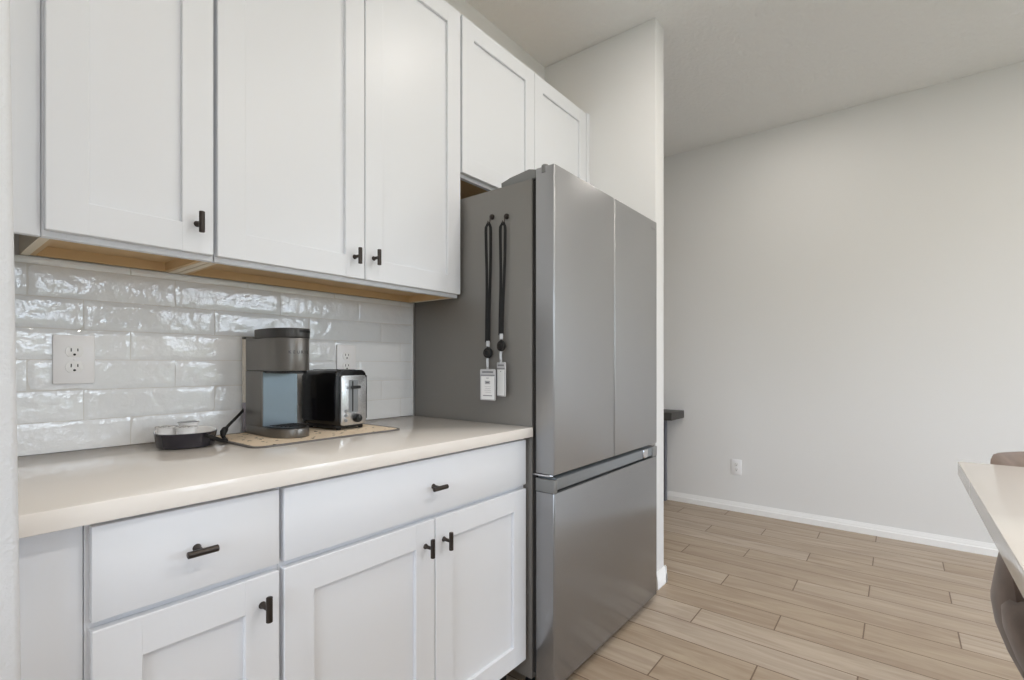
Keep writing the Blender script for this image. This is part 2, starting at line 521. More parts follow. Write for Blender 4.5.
def base_cabinet(label, x0, x1, drawer, doors, dpull, pulls, filler=None):
    yf = -0.600; z1 = 0.8795
    t = thing('base_cabinet', label, 'cabinet', ((x0 + x1) / 2, -0.3, 0))
    bm = BM(); s = .016
    box(bm, (x0, yf + .019, .105), (x0 + s, -0.002, z1)); box(bm, (x1 - s, yf + .019, .105), (x1, -0.002, z1))
    box(bm, (x0 + s, yf + .019, .105), (x1 - s, -0.002, .122)); box(bm, (x0 + s, -0.02, .122), (x1 - s, -0.002, z1))
    obj('carcass', bm, M_cab, t, smooth=False)
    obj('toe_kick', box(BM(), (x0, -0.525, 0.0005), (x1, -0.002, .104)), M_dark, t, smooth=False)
    bm = BM(); st = .03
    box(bm, (x0, yf, .105), (x0 + st, yf + .0185, z1)); box(bm, (x1 - st, yf, .105), (x1, yf + .0185, z1))
    box(bm, (x0 + st, yf, .105), (x1 - st, yf + .0185, .15)); box(bm, (x0 + st, yf, z1 - .04), (x1 - st, yf + .0185, z1)); box(bm, (x0 + st, yf, .69), (x1 - st, yf + .0185, .74))
    if len(doors) > 1:
        m = (doors[0][1] + doors[1][0]) / 2
        box(bm, (m - .02, yf, .15), (m + .02, yf + .0185, .69))
    obj('face_frame', bm, M_cab, t)
    if filler:
        obj('filler_strip', box(BM(), (filler[0], yf, .105), (filler[1], yf + .0185, z1), .001, 1), M_cab, t)
    a, b_ = drawer
    dr = obj('drawer', box(BM(), (a, yf - .0206, .7175), (b_, yf - .0006, .8715), .0025, 2), M_cab, t)
    t_pull(dr, dpull[0], dpull[1], yf - .0206, vertical=False)
    for i, (a, b_) in enumerate(doors):
        d = obj('door', shaker(BM(), a, b_, .113, .7035, yf - .0006), M_cab, t)
        t_pull(d, pulls[i][0], pulls[i][1], yf - .0206)
    return t
base_cabinet('white base cabinet with one drawer over one door, left end of the counter', 0.192, 0.5045, (0.1975, 0.4995), [(0.1975, 0.4995)],
             (0.347, 0.795), [(0.4645, 0.6445)], filler=(0.1165, 0.191))
base_cabinet('white base cabinet with a wide drawer over two doors, beside the refrigerator', 0.5055, 1.368, (0.5095, 1.357), [(0.5095, 0.934), (0.937, 1.357)],
             (0.928, 0.794), [(0.899, 0.6365), (0.9675, 0.6375)])

tag(obj('countertop', box(BM(), (0.1125, -0.6386, 0.8805), (1.3735, -0.0005, 0.914), 0.0018, 2), M_quartz),
    'cream white quartz countertop with a polished surface on the white base cabinets', 'countertop')

# ------------------------------------------------------------------ outlets
def outlet(label, c, nrm, w=0.08, h=0.121, group=None, mark=True):
    """duplex outlet; nrm 'y' faces -y, 'x' faces -x. c = centre on the wall surface"""
    t = thing('wall_outlet', label, 'outlet', c, group)
    cx, cy, cz = c
    def bx(u0, u1, z0, z1, d0, d1, bev=0):
        if nrm == 'y': return box(BM(), (cx + u0, cy - d1, cz + z0), (cx + u1, cy - d0, cz + z1), bev, 2)
        return box(BM(), (cx - d1, cy + u0, cz + z0), (cx - d0, cy + u1, cz + z1), bev, 2)
    def pr(out, d0, d1, bev=0):
        if nrm == 'y': return prism(BM(), [(cx + a, cz + b_) for a, b_ in out], cy - d1, cy - d0, bev, 'y')
        return prism(BM(), [(cy + a, cz + b_) for a, b_ in out], cx - d1, cx - d0, bev, 'x')
    obj('cover_plate', bx(-w / 2, w / 2, -h / 2, h / 2, 0.0, 0.006, 0.0022), M_plate, t)
    for s in (1, -1):
        out = []
        for k in range(40):
            a = 2 * PI * k / 40
            out.append((0.0172 * math.cos(a), s * 0.0195 + max(-0.0135, min(0.0135, 0.0172 * math.sin(a)))))
        r = obj('receptacle', pr(out, 0.0055, 0.0078, 0.0006), M_white, t)
        sl = BM()
        for u, hh in ((-0.0063, 0.0085), (0.0063, 0.0068)):
            if nrm == 'y': box(sl, (cx + u - .0011, cy - .0082, cz + s * .0195 + .0012 - 0 + 0.0 - hh / 2 + .003), (cx + u + .0011, cy - .0076, cz + s * .0195 + .0042 + hh / 2))
            else: box(sl, (cx - .0082, cy + u - .0011, cz + s * .0195 + .0042 - hh / 2), (cx - .0076, cy + u + .0011, cz + s * .0195 + .0042 + hh / 2))
        pts = [(0.0028 * math.cos(k * PI / 8), s * .0195 - .0075 + 0.0028 * math.sin(k * PI / 8)) for k in range(16)]
        if nrm == 'y': prism(sl, [(cx + a, cz + b_) for a, b_ in pts], cy - .0082, cy - .0076, 0, 'y')
        else: prism(sl, [(cy + a, cz + b_) for a, b_ in pts], cx - .0082, cx - .0076, 0, 'x')
        obj('socket_slots', sl, M_slot, r, smooth=False)
    sc = BM()
    if nrm == 'y': lathe(sc, [(0, -.0075), (.0025, -.007), (.003, -.0055)], (cx, cy, cz), 'y', 14)
    else: lathe(sc, [(0, -.0075), (.0025, -.007), (.003, -.0055)], (cx, cy, cz), 'x', 14)
    obj('screw', sc, M_plate, t)
    return t
outlet('white duplex outlet on the tiled backsplash, left of the coffee maker', (0.283, -0.0085, 1.1435), 'y')
outlet('white duplex outlet on the tiled backsplash, behind the toaster', (1.052, -0.0085, 1.1425), 'y')
outlet('white duplex outlet low on the bare far wall near the baseboard', (4.0295, -0.648, 0.341), 'x', 0.075, 0.116)

# ------------------------------------------------------------------ refrigerator
def fridge():
    x0, x1 = 1.3795, 2.268
    yb, yd, yf = -0.010, -0.643, -0.722
    t = thing('refrigerator', 'grey stainless french door refrigerator with two lanyards hung on its side', 'refrigerator', ((x0 + x1) / 2, -0.35, 0))
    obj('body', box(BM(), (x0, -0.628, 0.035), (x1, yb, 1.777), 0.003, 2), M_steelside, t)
    obj('door_gasket', box(BM(), (x0 + .008, yd + .0005, 0.06), (x1 - .008, -0.6285, 1.775)), M_dark, t, smooth=False)
    def door(a, b_):
        bm = BM()
        out = rrect(a, yf, b_, yd, 0.006, 4)
        prism(bm, out, 0.7565, 1.807, 0.003)
        return bm
    d1 = obj('door', door(x0, 1.8205), M_steel, t)
    d2 = obj('door', door(1.826, x1), M_steel, t)
    M = Matrix.Translation((2.228, yf - 0.0002, 1.769)) @ Matrix.Rotation(PI / 2, 4, 'X')
    text('logo', 'SAMSUNG', 0.0125, M_logo, d2, M, spacing=1.1)
    # freezer drawer with recessed grip along its top
    bm = BM()
    prism(bm, rrect(x0, yf, x1, yd, 0.006, 4), 0.035, 0.694, 0.003)
    fz = obj('freezer_drawer', bm, M_steelfz, t)
    bm = BM()
    # slanted grip channel: profile in y-z, extruded along x
    prism(bm, [(yd, 0.694), (yf + .022, 0.6945), (yf + .006, 0.703), (yf + .003, 0.741), (yf + .010, 0.745), (yd, 0.745)], x0 + .020, x1 - .05, 0, 'x')
    obj('grip_channel', bm, M_channel, fz)
    obj('grip_end_cap', prism(BM(), rrect(x0, yf - .001, x0 + .020, yd, 0.005, 4), 0.6945, 0.7385, 0.002), M_steelcap, fz)
    obj('grip_end_cap', prism(BM(), rrect(x1 - .05, yf - .001, x1, yd, 0.005, 4), 0.6945, 0.7415, 0.002), M_steelcap, fz)
    obj('grip_bright_block', box(BM(), (2.115, yf - .0005, .703), (2.162, yf + .01, .742), .003, 2), M_chrome, fz)  # small bright block near the right end of the grip strip
    # hinge covers
    for xa, xb in ((x0 + .004, x0 + .075), (x1 - .075, x1 - .004)):
        bm = BM()
        prism(bm, [(-0.487, 1.7775), (-0.487, 1.7945), (-0.528, 1.8035), (-0.545, 1.8055), (-0.612, 1.815), (-0.642, 1.807), (-0.642, 1.7775)], xa, xb, .003, 'x')
        hc = obj('hinge_cover', bm, M_steelcap, t)
        bm = BM()
        lathe(bm, [(0, 1.786), (.013, 1.786), (.013, 1.811), (.010, 1.8145), (0, 1.8145)], ((xa if xa < 1.5 else xb) + (.006 if xa < 1.5 else -.006), -0.678, 0), 'z', 20)
        obj('hinge_pin', bm, M_steelcap, hc)
    # mid hinge between door and freezer drawer
    bm = BM()
    tube(bm, [(x0 + .006, -.63, .750), (x0 + .006, -.690, .7505), (x0 + .012, -.705, .7505), (x0 + .025, -.70, .7505)], .0042, 10)
    obj('hinge_bracket', bm, M_chrome, t)
    # feet
    for fx, fy in ((x0 + .03, -.60), (x1 - .03, -.60), (x0 + .03, -.10), (x1 - .03, -.10)):
        bm = BM()
        lathe(bm, [(0, 0.0005), (.018, .0005), (.018, .012), (.01, .016), (.01, .0345), (0, .0345)], (fx, fy, 0), 'z', 18)
        obj('foot', bm, M_rubber, t)
    obj('kick_plate', box(BM(), (x0 + .05, -.60, .012), (x1 - .05, -.585, .0345)), M_dark, t, smooth=False)
fridge()

# ------------------------------------------------------------------ lanyards on the side of the refrigerator
def lanyard(label, yhook, ztop, y, zlow, dtop, ang, badge):
    xs = 1.379
    t = thing('lanyard', label, 'lanyard', (xs - .01, yhook, ztop))
    bm = BM()
    lathe(bm, [(0, -.0075), (.0085, -.0075), (.0098, -.0055), (.0098, -.0003), (0, -.0003)], (xs, yhook, ztop), 'x', 22)
    hk = obj('magnet', bm, M_bronze, t)
    bm = BM()
    tube(bm, [(xs - .0075, yhook, ztop), (xs - .013, yhook, ztop - .002), (xs - .014, yhook, ztop - .018), (xs - .018, yhook, ztop - .028), (xs - .023, yhook, ztop - .030), (xs - .026, yhook, ztop - .020)], .002, 8)
    obj('hook', bm, M_bronze, hk)
    # neck strap: two strands hanging over the hook, meeting at the crimp
    zt = ztop - .024
    wd = Vector((-.64, .77, 0))
    for s in (-1, 1):
        pts = []
        for k in range(25):
            f = k / 24
            sp = .0095 * math.sqrt(max(0, 1 - (1 - min(1, f * 14)) ** 2)) * (1 - .55 * f ** .6) * (1 + .18 * math.sin(7 * f + s))
            bx_, by_ = xs - .0215, yhook + (y - yhook) * f
            pts.append((bx_ + wd.x * s * sp, by_ + wd.y * s * sp, zt + (zlow - zt) * f))
        obj('strap', strap(BM(), pts, .0105, .0011, (wd.x + .25 * s, wd.y, 0)), M_strap, t)
    cx = xs - .0215
    def place(bm, yy, zz, a):
        bmesh.ops.transform(bm, matrix=Matrix.Translation((cx, yy, zz)) @ Matrix.Rotation(a, 4, 'Z'), verts=bm.verts)
        return bm
    obj('crimp', place(box(BM(), (-.004, -.0065, -.016), (.004, .0065, .005), .001, 1), y, zlow, .69), M_tab, t)
    # retractable reel
    zr = zlow - .039
    bm = BM()
    lathe(bm, [(0, -.007), (.014, -.007), (.0185, -.0045), (.0195, -.001), (.0195, .003), (.017, .006), (0, .006)], (0, 0, 0), 'x', 28)
    lathe(bm, [(0, -.0085), (.0085, -.0085), (.0095, -.0068), (0, -.0066)], (0, 0, 0), 'x', 24)
    box(bm, (-.002, -.004, .018), (.002, .004, .026), .001, 1)
    rl = obj('badge_reel', place(bm, y, zr, ang * .5 + .1), M_rubber, t)
    lathe_b = lathe(BM(), [(.0098, -.0073), (.0108, -.0078), (.0118, -.0073)], (0, 0, 0), 'x', 28)
    obj('reel_ring', place(lathe_b, y, zr, ang * .5 + .1), M_bronze, rl)
    zb = zlow - dtop
    yb = y
    # clear snap tab between reel and badge
    bm = BM()
    strap(bm, [(cx, y, zr - .018), (cx - .001, y + .002, zr - .028), (cx - .001, yb, zb - .006)], .0085, .0012, (-.5, 1, .1))
    lathe(bm, [(0, -.0035), (.004, -.0035), (.0045, -.001), (0, -.0008)], (cx, yb, zb + .006), 'x', 12)
    obj('snap_tab', bm, M_tab, t)
    bw, bh, ch = badge
    bm = BM()
    prism(bm, rrect(-bw / 2, -bh, bw / 2, 0, .005, 4), -.0018, .0018, .0006, 'x')
    h = obj('badge_holder', place(bm, yb, zb, ang), M_holder, t)
    bm = BM(); box(bm, (-.0023, -bw / 2 + .006, -bh + .004), (-.0019, bw / 2 - .006, -bh + .004 + ch))
    obj('badge_card', place(bm, yb, zb, ang), M_paper, h, smooth=False)
    bm = BM()
    box(bm, (-.0024, -bw * .36, -.013), (-.0017, bw * .36, -.0075), .0002, 1)
    box(bm, (-.0024, -bw * .47, -.0235), (-.0017, bw * .47, -.0205), .0002, 1)
    if dtop > .098:
        c0 = -bh + .004 + ch
        box(bm, (-.0027, -.012, c0 - .028), (-.0024, .012, c0 - .0265)); box(bm, (-.0027, -.012, c0 - .0185), (-.0024, .012, c0 - .017))
        box(bm, (-.0027, -.012, c0 - .0265), (-.0024, -.0105, c0 - .0185)); box(bm, (-.0027, .0105, c0 - .0265), (-.0024, .012, c0 - .0185))
        box(bm, (-.0027, -.009, c0 - .0255), (-.0024, .009, c0 - .0195))
        box(bm, (-.0027, -.006, c0 - .0075), (-.0024, .006, c0 - .0055))
        box(bm, (-.0027, -.022, -bh + .016), (-.0024, .022, -bh + .0185))
        for q in range(4):
            box(bm, (-.0026, -.016, c0 - .038 - q * .007), (-.0024, .014 - .003 * (q % 2), c0 - .0374 - q * .007))
    else:
        box(bm, (-.0027, -.003, -.034), (-.0024, .003, -.031))
    obj('badge_print', place(bm, yb, zb, ang), M_print, h, smooth=False)
    return t
M_tab = mat('clear_grey_vinyl', rgb(176, 176, 178), 0.4, metal=0.2)
M_holder = mat('vinyl_badge_holder', rgb(196, 196, 198), 0.15, spec=0.6)
lanyard('black lanyard with the wide white badge, hung left on the refrigerator side', -.449, 1.676, -.4455, 1.212, .099, 0.0, (.074, .114, .084))
lanyard('black lanyard with the narrow turned badge, hung right on the refrigerator side', -.518, 1.665, -.509, 1.236, .098, -.42, (.068, .122, .092))

# ------------------------------------------------------------------ things on the counter
CT = 0.914
def drying_mat():
    t = thing('drying_mat', 'beige drying mat with grey bound edge under the coffee maker and toaster', 'mat', (.81, -.17, CT))
    x0, x1, y0, y1 = .573, 1.053, -.342, -.022
    obj('cloth', prism(BM(), rrect(x0 + .006, y0 + .006, x1 - .006, y1 - .006, .028, 6), CT + .0008, CT + .0042, .001), M_matcloth, t)
    bm = BM()
    o_ = rrect(x0, y0, x1, y1, .034, 8); i_ = rrect(x0 + .009, y0 + .009, x1 - .009, y1 - .009, .025, 8)
    n = len(o_)
    zz = (CT + .0004, CT + .0046)
    V = [[bm.verts.new((p[0], p[1], z)) for p in ring] for z in zz for ring in (o_, i_)]
    for k in range(n):
        q = (k + 1) % n
        bm.faces.new((V[0][k], V[0][q], V[2][q], V[2][k])); bm.faces.new((V[1][k], V[3][k], V[3][q], V[1][q]))
        bm.faces.new((V[2][k], V[2][q], V[3][q], V[3][k])); bm.faces.new((V[0][k], V[1][k], V[1][q], V[0][q]))
    obj('binding', bm, M_matedge, t, angle=60)
drying_mat()
MZ = CT + .0047

def dshape(x0, x1, yb, ys, yt, n=24, r=0.008):
    """D outline: straight back at yb, sides to ys, half-ellipse front to yt"""
    cx, hw = (x0 + x1) / 2, (x1 - x0) / 2
    out = []
    for k in range(n + 1):
        a = PI + PI * k / n
        out.append((cx + hw * math.cos(a), ys + (ys - yt) * math.sin(a)))
    for c, a0 in (((x1 - r, yb - r), 0), ((x0 + r, yb - r), PI / 2)):
        for k in range(5):
            a = a0 + k * PI / 8
            out.append((c[0] + r * math.cos(a), c[1] + r * math.sin(a)))
    return out

def coffee_maker():
    x0, x1 = .678, .792
    yb, ys, yt = -.042, -.176, -.274
    t = thing('coffee_maker', 'slim grey single-serve coffee maker standing on the drying mat', 'coffee maker', (.74, -.14, MZ))
    z0 = MZ + .0006
    # column
    bm = BM()
    prism(bm, rrect(x0, -.149, x1, yb, .006, 4), z0 + .0260, 1.1115, .0008)
    obj('column', bm, M_kgrey, t)
    obj('front_plate', box(BM(), (x0 + .004, -.1515, z0 + .027), (x1 - .004, -.1495, 1.107), .0008, 1), M_kplate, t)
    # head
    obj('brew_head', prism(BM(), dshape(x0, x1, yb, ys, yt), 1.1125, 1.2075, .0025), M_kgrey, t)
    obj('brew_head_underside', prism(BM(), dshape(x0 + .007, x1 - .007, -.152, ys, yt + .007), 1.1045, 1.1118, .001), M_black, t)
    obj('rear_deck', prism(BM(), rrect(x0 + .0005, -.096, x1 - .0005, yb - .0005, .006, 4), 1.2077, 1.2145, .002), M_kgrey, t)
    # lid
    bm = BM(); prism(bm, dshape(x0 - .001, x1 + .001, -.098, ys, yt - .002, r=.012), 1.2080, 1.2360, .004, seg=3)
    lid = obj('lid', bm, M_steeldark, t)
    # lid handle slot
    bm = BM()
    pts_o = []; pts_i = []
    cx, hw = (x0 + x1) / 2, (x1 - x0) / 2 + .0015
    def arc(a0, a1, rad, z): 
        return [(cx + (hw + rad) * math.cos(a0 + (a1 - a0) * k / 14), ys + (ys - yt + .002 + rad) * math.sin(a0 + (a1 - a0) * k / 14), z) for k in range(15)]
    A = arc(PI * 1.46, PI * 1.93, .0004, 1.2305); B = arc(PI * 1.46, PI * 1.93, .0004, 1.2235)
    A2 = arc(PI * 1.46, PI * 1.93, -.002, 1.2305); B2 = arc(PI * 1.46, PI * 1.93, -.002, 1.2235)
    R = [[bm.verts.new(p) for p in q] for q in (A, B, B2, A2)]
    for r in range(4):
        for k in range(14):
            bm.faces.new((R[r][k], R[r][k + 1], R[(r + 1) % 4][k + 1], R[(r + 1) % 4][k]))
    bm.faces.new([R[r][0] for r in range(4)]); bm.faces.new([R[r][14] for r in range(3, -1, -1)])
    obj('lid_grip', bm, M_rubber, lid)
    # base with drip tray
    obj('base', prism(BM(), dshape(x0, x1, yb - .001, ys, yt), z0 + .0002, z0 + .0255, .0018), M_kgrey, t)
    bm = BM(); prism(bm, dshape(x0 + .007, x1 - .007, -.153, ys, yt + .008), z0 + .0257, z0 + .0285, .0008)
    dt = obj('drip_tray', bm, M_black, t)
    bm = BM()
    for k in range(6):
        y = -.161 - k * .015
        hw2 = (x1 - x0) / 2 - .02 - (.0 if k < 2 else (k - 1) * .005)
        box(bm, (cx - hw2, y - .002, z0 + .0286), (cx + hw2, y + .002, z0 + .0300))
    obj('grate_bar', bm, M_rubber, dt)
    # water tank at the back
    tk = obj('water_tank', prism(BM(), rrect(x0 - .0005, yb + .001, x1 + .0005, -.018, .006, 4), 1.012, 1.209, .002), M_tank, t)
    obj('tank_lower_section', prism(BM(), rrect(x0 - .0005, yb + .001, x1 + .0005, -.018, .006, 4), z0 + .004, 1.0115, .001), M_tank2, tk)
    obj('tank_lid', prism(BM(), rrect(x0 - .001, yb - .0, x1 + .001, -.0175, .006, 4), 1.2095, 1.2165, .002), M_steeldark, tk)
    # brand lettering wrapped round the head front
    n = 'KEURIG'
    for i, ch in enumerate(n):
        a = PI * 1.5 + (i - 2.5) * 0.175 - .06
        px, py = cx + hw * math.cos(a), ys + (ys - yt) * math.sin(a)
        nx, ny = math.cos(a) / hw, math.sin(a) / (ys - yt)
        th = math.atan2(ny, nx) + PI / 2
        Mx = Matrix.Translation((px + .0004 * math.cos(th - PI / 2), py + .0004 * math.sin(th - PI / 2), 1.166)) @ Matrix.Rotation(th, 4, 'Z') @ Matrix.Rotation(PI / 2, 4, 'X')
        text('logo_letter', ch, .0125, M_logodark, t, Mx)
    # power cord: back of machine, over to the dish, the plug end hanging in front of it
    bm = BM()
    P = [(.680, -.030, .992), (.672, -.032, .983), (.645, -.060, .970), (.610, -.100, .956), (.584, -.136, .947)]
    tube(bm, smoothpath(P, 8), .0042, 10)
    cd = obj('power_cord', bm, M_rubber, t)
    bm = BM()
    tube(bm, [(.592, -.127, .950), (.584, -.136, .947), (.577, -.144, .942), (.573, -.150, .932)], .007, 12, radii=[.0045, .0085, .0090, .0065])
    obj('strain_relief', bm, M_rubber, cd)
    bm = BM()
    P = [(.573, -.150, .932), (.570, -.170, .9245), (.563, -.196, .9240), (.546, -.217, .928), (.524, -.228, .938), (.502, -.2315, .949)]
    tube(bm, smoothpath(P, 8), .0052, 10)
    obj('plug_lead', bm, M_rubber, cd)
    return t

def smoothpath(P, n):
    P = [Vector(p) for p in P]
    Q = [P[0]] + P + [P[-1]]
    out = []
    for i in range(1, len(Q) - 2):
        for k in range(n):
            t = k / n
            a, b_, c, d = Q[i - 1], Q[i], Q[i + 1], Q[i + 2]
            out.append(0.5 * ((2 * b_) + (c - a) * t + (2 * a - 5 * b_ + 4 * c - d) * t * t + (3 * b_ - a - 3 * c + d) * t ** 3))
    out.append(P[-1])
    return out
M_steeldark = mat('coffee_maker_lid_grey', rgb(74, 73, 72), 0.35, metal=0.5)
coffee_maker()

def toaster():
    # built in its own frame: front end faces -y, origin at centre of base
    loc = Vector((.9290, -.136, MZ))
    t = thing('toaster', 'black and stainless toaster standing on the drying mat by the outlet', 'toaster', loc)
    w, d, h = .127, .182, .183
    zb = MZ + .011
    cx, cy = loc.x, loc.y
    x0, x1, y0, y1 = cx - w / 2, cx + w / 2, cy - d / 2, cy + d / 2
    out = rrect(x0, zb, x1, zb + h, .02, 8)
    obj('housing', prism(BM(), out, y0 + .008, y1, .008, 'y', seg=4), M_blackgloss, t, angle=50)
    obj('base_skirt', prism(BM(), rrect(x0 + .005, y0 + .01, x1 - .005, y1 - .006, .02, 6), MZ + .007, zb + .004, .002), M_black, t)
    # steel front end panel
    px0, px1, pz0, pz1 = x0 + .016, x1 - .010, zb + .004, zb + h - .018
    fp = obj('front_panel', prism(BM(), rrect(px0, pz0, px1, pz1, .008, 5), y0 + .0005, y0 + .0085, .003, 'y', seg=3), M_tsteel, t)
    # lever slot + lever
    sx = cx + .001
    obj('lever_slot', prism(BM(), rrect(sx - .020, zb + .044, sx + .017, pz1 - .014, .004, 3), y0 - .0004, y0 + .0006, 0, 'y'), M_slotrim, fp, smooth=False)
    obj('lever_track', prism(BM(), rrect(sx - .0065, zb + .047, sx - .0015, pz1 - .018, .002, 3), y0 - .0008, y0 - .0003, 0, 'y'), M_rubber, fp, smooth=False)
    bm = BM()
    box(bm, (sx - .020, y0 - .017, zb + .122), (sx + .017, y0 - .0095, zb + .132), .003, 3)
    box(bm, (sx - .008, y0 - .0105, zb + .123), (sx, y0 - .0009, zb + .131), .001, 1)
    obj('lever', bm, M_black, fp)
    bm = BM(); lathe(bm, [(0, y0 - .016), (.0115, y0 - .016), (.0135, y0 - .013), (.014, y0 - .0005), (0, y0 - .0003)], (cx + .012, 0, zb + .025), 'y', 28)
    kn = obj('browning_knob', bm, M_black, fp)
    bm = BM(); box(bm, (cx + .0112, y0 - .0168, zb + .027), (cx + .0128, y0 - .0158, zb + .038)); obj('pointer', bm, M_tsteel, kn, smooth=False)
    for k in range(3):
        bm = BM(); lathe(bm, [(0, y0 - .003), (.0045, y0 - .003), (.0055, y0 - .0015), (.0055, y0 + .0003), (0, y0 + .0004)], (cx - .030, 0, zb + .020 + k * .0155), 'y', 18)
        obj('button', bm, M_button, fp)
    # bread slots on top
    for s in (-1, 1):
        bm = BM(); prism(bm, rrect(cx + s * .024 - .012, y0 + .03, cx + s * .024 + .012, y1 - .02, .005, 4), zb + h - .0002, zb + h + .0012, .0004)
        obj('bread_slot', bm, M_rubber, t)
    for sx_ in (x0 + .02, x1 - .02):
        for sy_ in (y0 + .018, y1 - .02):
            bm = BM(); lathe(bm, [(0, MZ + .0008), (.007, MZ + .0008), (.009, MZ + .0075), (0, MZ + .0075)], (sx_, sy_, 0), 'z', 16)
            obj('foot', bm, M_rubber, t)
    t.rotation_euler = (0, 0, math.radians(6))
M_blackgloss = mat('toaster_black_gloss', rgb(9, 9, 12), 0.14)
M_slotrim = mat('toaster_slot_grey', rgb(150, 152, 154), 0.35, metal=0.6)
M_button = mat('toaster_button_grey', rgb(150, 152, 154), 0.4, metal=0.5)
toaster()

# round dish with coffee pods
DX, DY = .4915, -.1245
RAY = math.atan2(1.51, .47)          # the dish's long axis
def oval(bm):
    """stretch a round bowl into a slightly squared oval along RAY"""
    c, s_ = math.cos(RAY), math.sin(RAY)
    for v in bm.verts:
        dx, dy = v.co.x - DX, v.co.y - DY
        u, w_ = dx * c + dy * s_, -dx * s_ + dy * c
        r = math.hypot(u, w_)
        if r > 1e-5:
            k = (abs(u / r) ** 2.6 + abs(w_ / r) ** 2.6) ** (-1 / 2.6)
            u *= k * 1.40; w_ *= k * 1.09
        v.co.x = DX + u * c - w_ * s_; v.co.y = DY + u * s_ + w_ * c
    return bm
def dish():
    t = thing('dish', 'low oval dish, black outside and white inside, holding coffee pods', 'dish', (DX, DY, CT))
    bm = BM()
    lathe(bm, [(0, CT + .0006), (.057, CT + .0006), (.060, CT + .003), (.0655, CT + .0392), (.0638, CT + .0402)], (DX, DY, 0), 'z', 72)
    obj('outer_wall', oval(bm), M_bowl, t)
    bm = BM()
    lathe(bm, [(.0638, CT + .0403), (.0618, CT + .0387), (.0575, CT + .010), (.053, CT + .0065), (0, CT + .006)], (DX, DY, 0), 'z', 72)
    obj('inner_glaze', oval(bm), M_white, t)
dish()

def lidmat():
    m = mat('pod_foil', rgb(205, 202, 200), 0.4)
    nt = m.node_tree; b = nt.nodes['Principled BSDF']
    tc = nt.nodes.new('ShaderNodeTexCoord'); n = nt.nodes.new('ShaderNodeTexNoise')
    n.inputs['Scale'].default_value = 130; n.inputs['Detail'].default_value = 1
    cr = nt.nodes.new('ShaderNodeValToRGB')
    cr.color_ramp.elements[0].position = 0.47; cr.color_ramp.elements[0].color = rgb(78, 72, 70)
    cr.color_ramp.elements[1].position = 0.53; cr.color_ramp.elements[1].color = rgb(215, 212, 210)
    nt.links.new(tc.outputs['Object'], n.inputs['Vector']); nt.links.new(n.outputs['Fac'], cr.inputs['Fac']); nt.links.new(cr.outputs['Color'], b.inputs['Base Color'])
    return m
M_foil = lidmat()
M_foilg = mat('pod_foil_grey', rgb(120, 122, 126), 0.35, metal=0.5)
def cup(label, px, py, z, lid):
    x, y = DX + px, DY + py
    t = thing('coffee_pod', label, 'coffee pod', (x, y, z), 'coffee pods in the dish')
    bm = BM()
    lathe(bm, [(0, z + .0003), (.0155, z + .0003), (.0172, z + .002), (.0226, z + .0445), (.0256, z + .0452), (.0256, z + .0467), (0, z + .0468)], (x, y, 0), 'z', 36)
    obj('body', bm, M_white, t)
    bm = BM(); lathe(bm, [(0, z + .0474), (.0220, z + .0474), (.0247, z + .0470), (.0247, z + .0469)], (x, y, 0), 'z', 36)
    obj('foil_lid', bm, lid, t)
    return t
pz = CT + .0068
cup('white coffee pod with a speckled lid at the left rim of the dish', -.0435, .004, pz, M_foil)
cup('white coffee pod with a speckled lid, nearest the camera in the dish', -.012, -.037, pz, M_foil)
cup('white coffee pod with a plain grey lid, rearmost and tallest in the dish', .0100, .0135, pz + .007, M_foilg)

# ------------------------------------------------------------------ desk by the far wall
def desk():
    t = thing('console_table', 'dark slim console table against the far wall, mostly behind the partition', 'table', (3.88, .35, 0))
    obj('top', box(BM(), (3.745, -.247, .693), (4.0275, 0.95, .753), .002, 2), M_desk, t)
    for x in (3.785, 3.985):
        for y in (-.095, .78):
            obj('leg', box(BM(), (x - .018, y - .02, .0005), (x + .018, y + .02, .6925), .001, 1), M_deskleg, t)
desk()

# ------------------------------------------------------------------ island and bar stool
def island():
    t = thing('kitchen_island', 'white kitchen island with cream quartz top, at the right edge of the view', 'island', (0.4, -2.25, 0))
    obj('countertop', box(BM(), (-1.25, -2.85, 0.883), (1.484, -1.7335, 0.914), .0018, 2), M_quartz, t)
    bm = BM()
    box(bm, (-1.22, -2.45, .10), (1.003, -1.790, .8825), .001, 1)
    obj('cabinet_body', bm, M_islandcab, t)
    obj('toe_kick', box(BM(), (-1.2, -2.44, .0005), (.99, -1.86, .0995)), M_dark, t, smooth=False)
    for k in range(4):
        a = -1.2 + k * .549
        obj('door', shaker(BM(), 0, .54, .12, .86, 0), M_islandcab, t)
        o = COL.objects[-1]
        # flip to face +y (towards the base cabinets)
        o.data.transform(Matrix.Translation(wloc(t)))
        o.data.transform(Matrix.Translation((a + .54, -1.7895, 0)) @ Matrix.Rotation(PI, 4, 'Z'))
        o.data.transform(Matrix.Translation(-wloc(t)))
island()

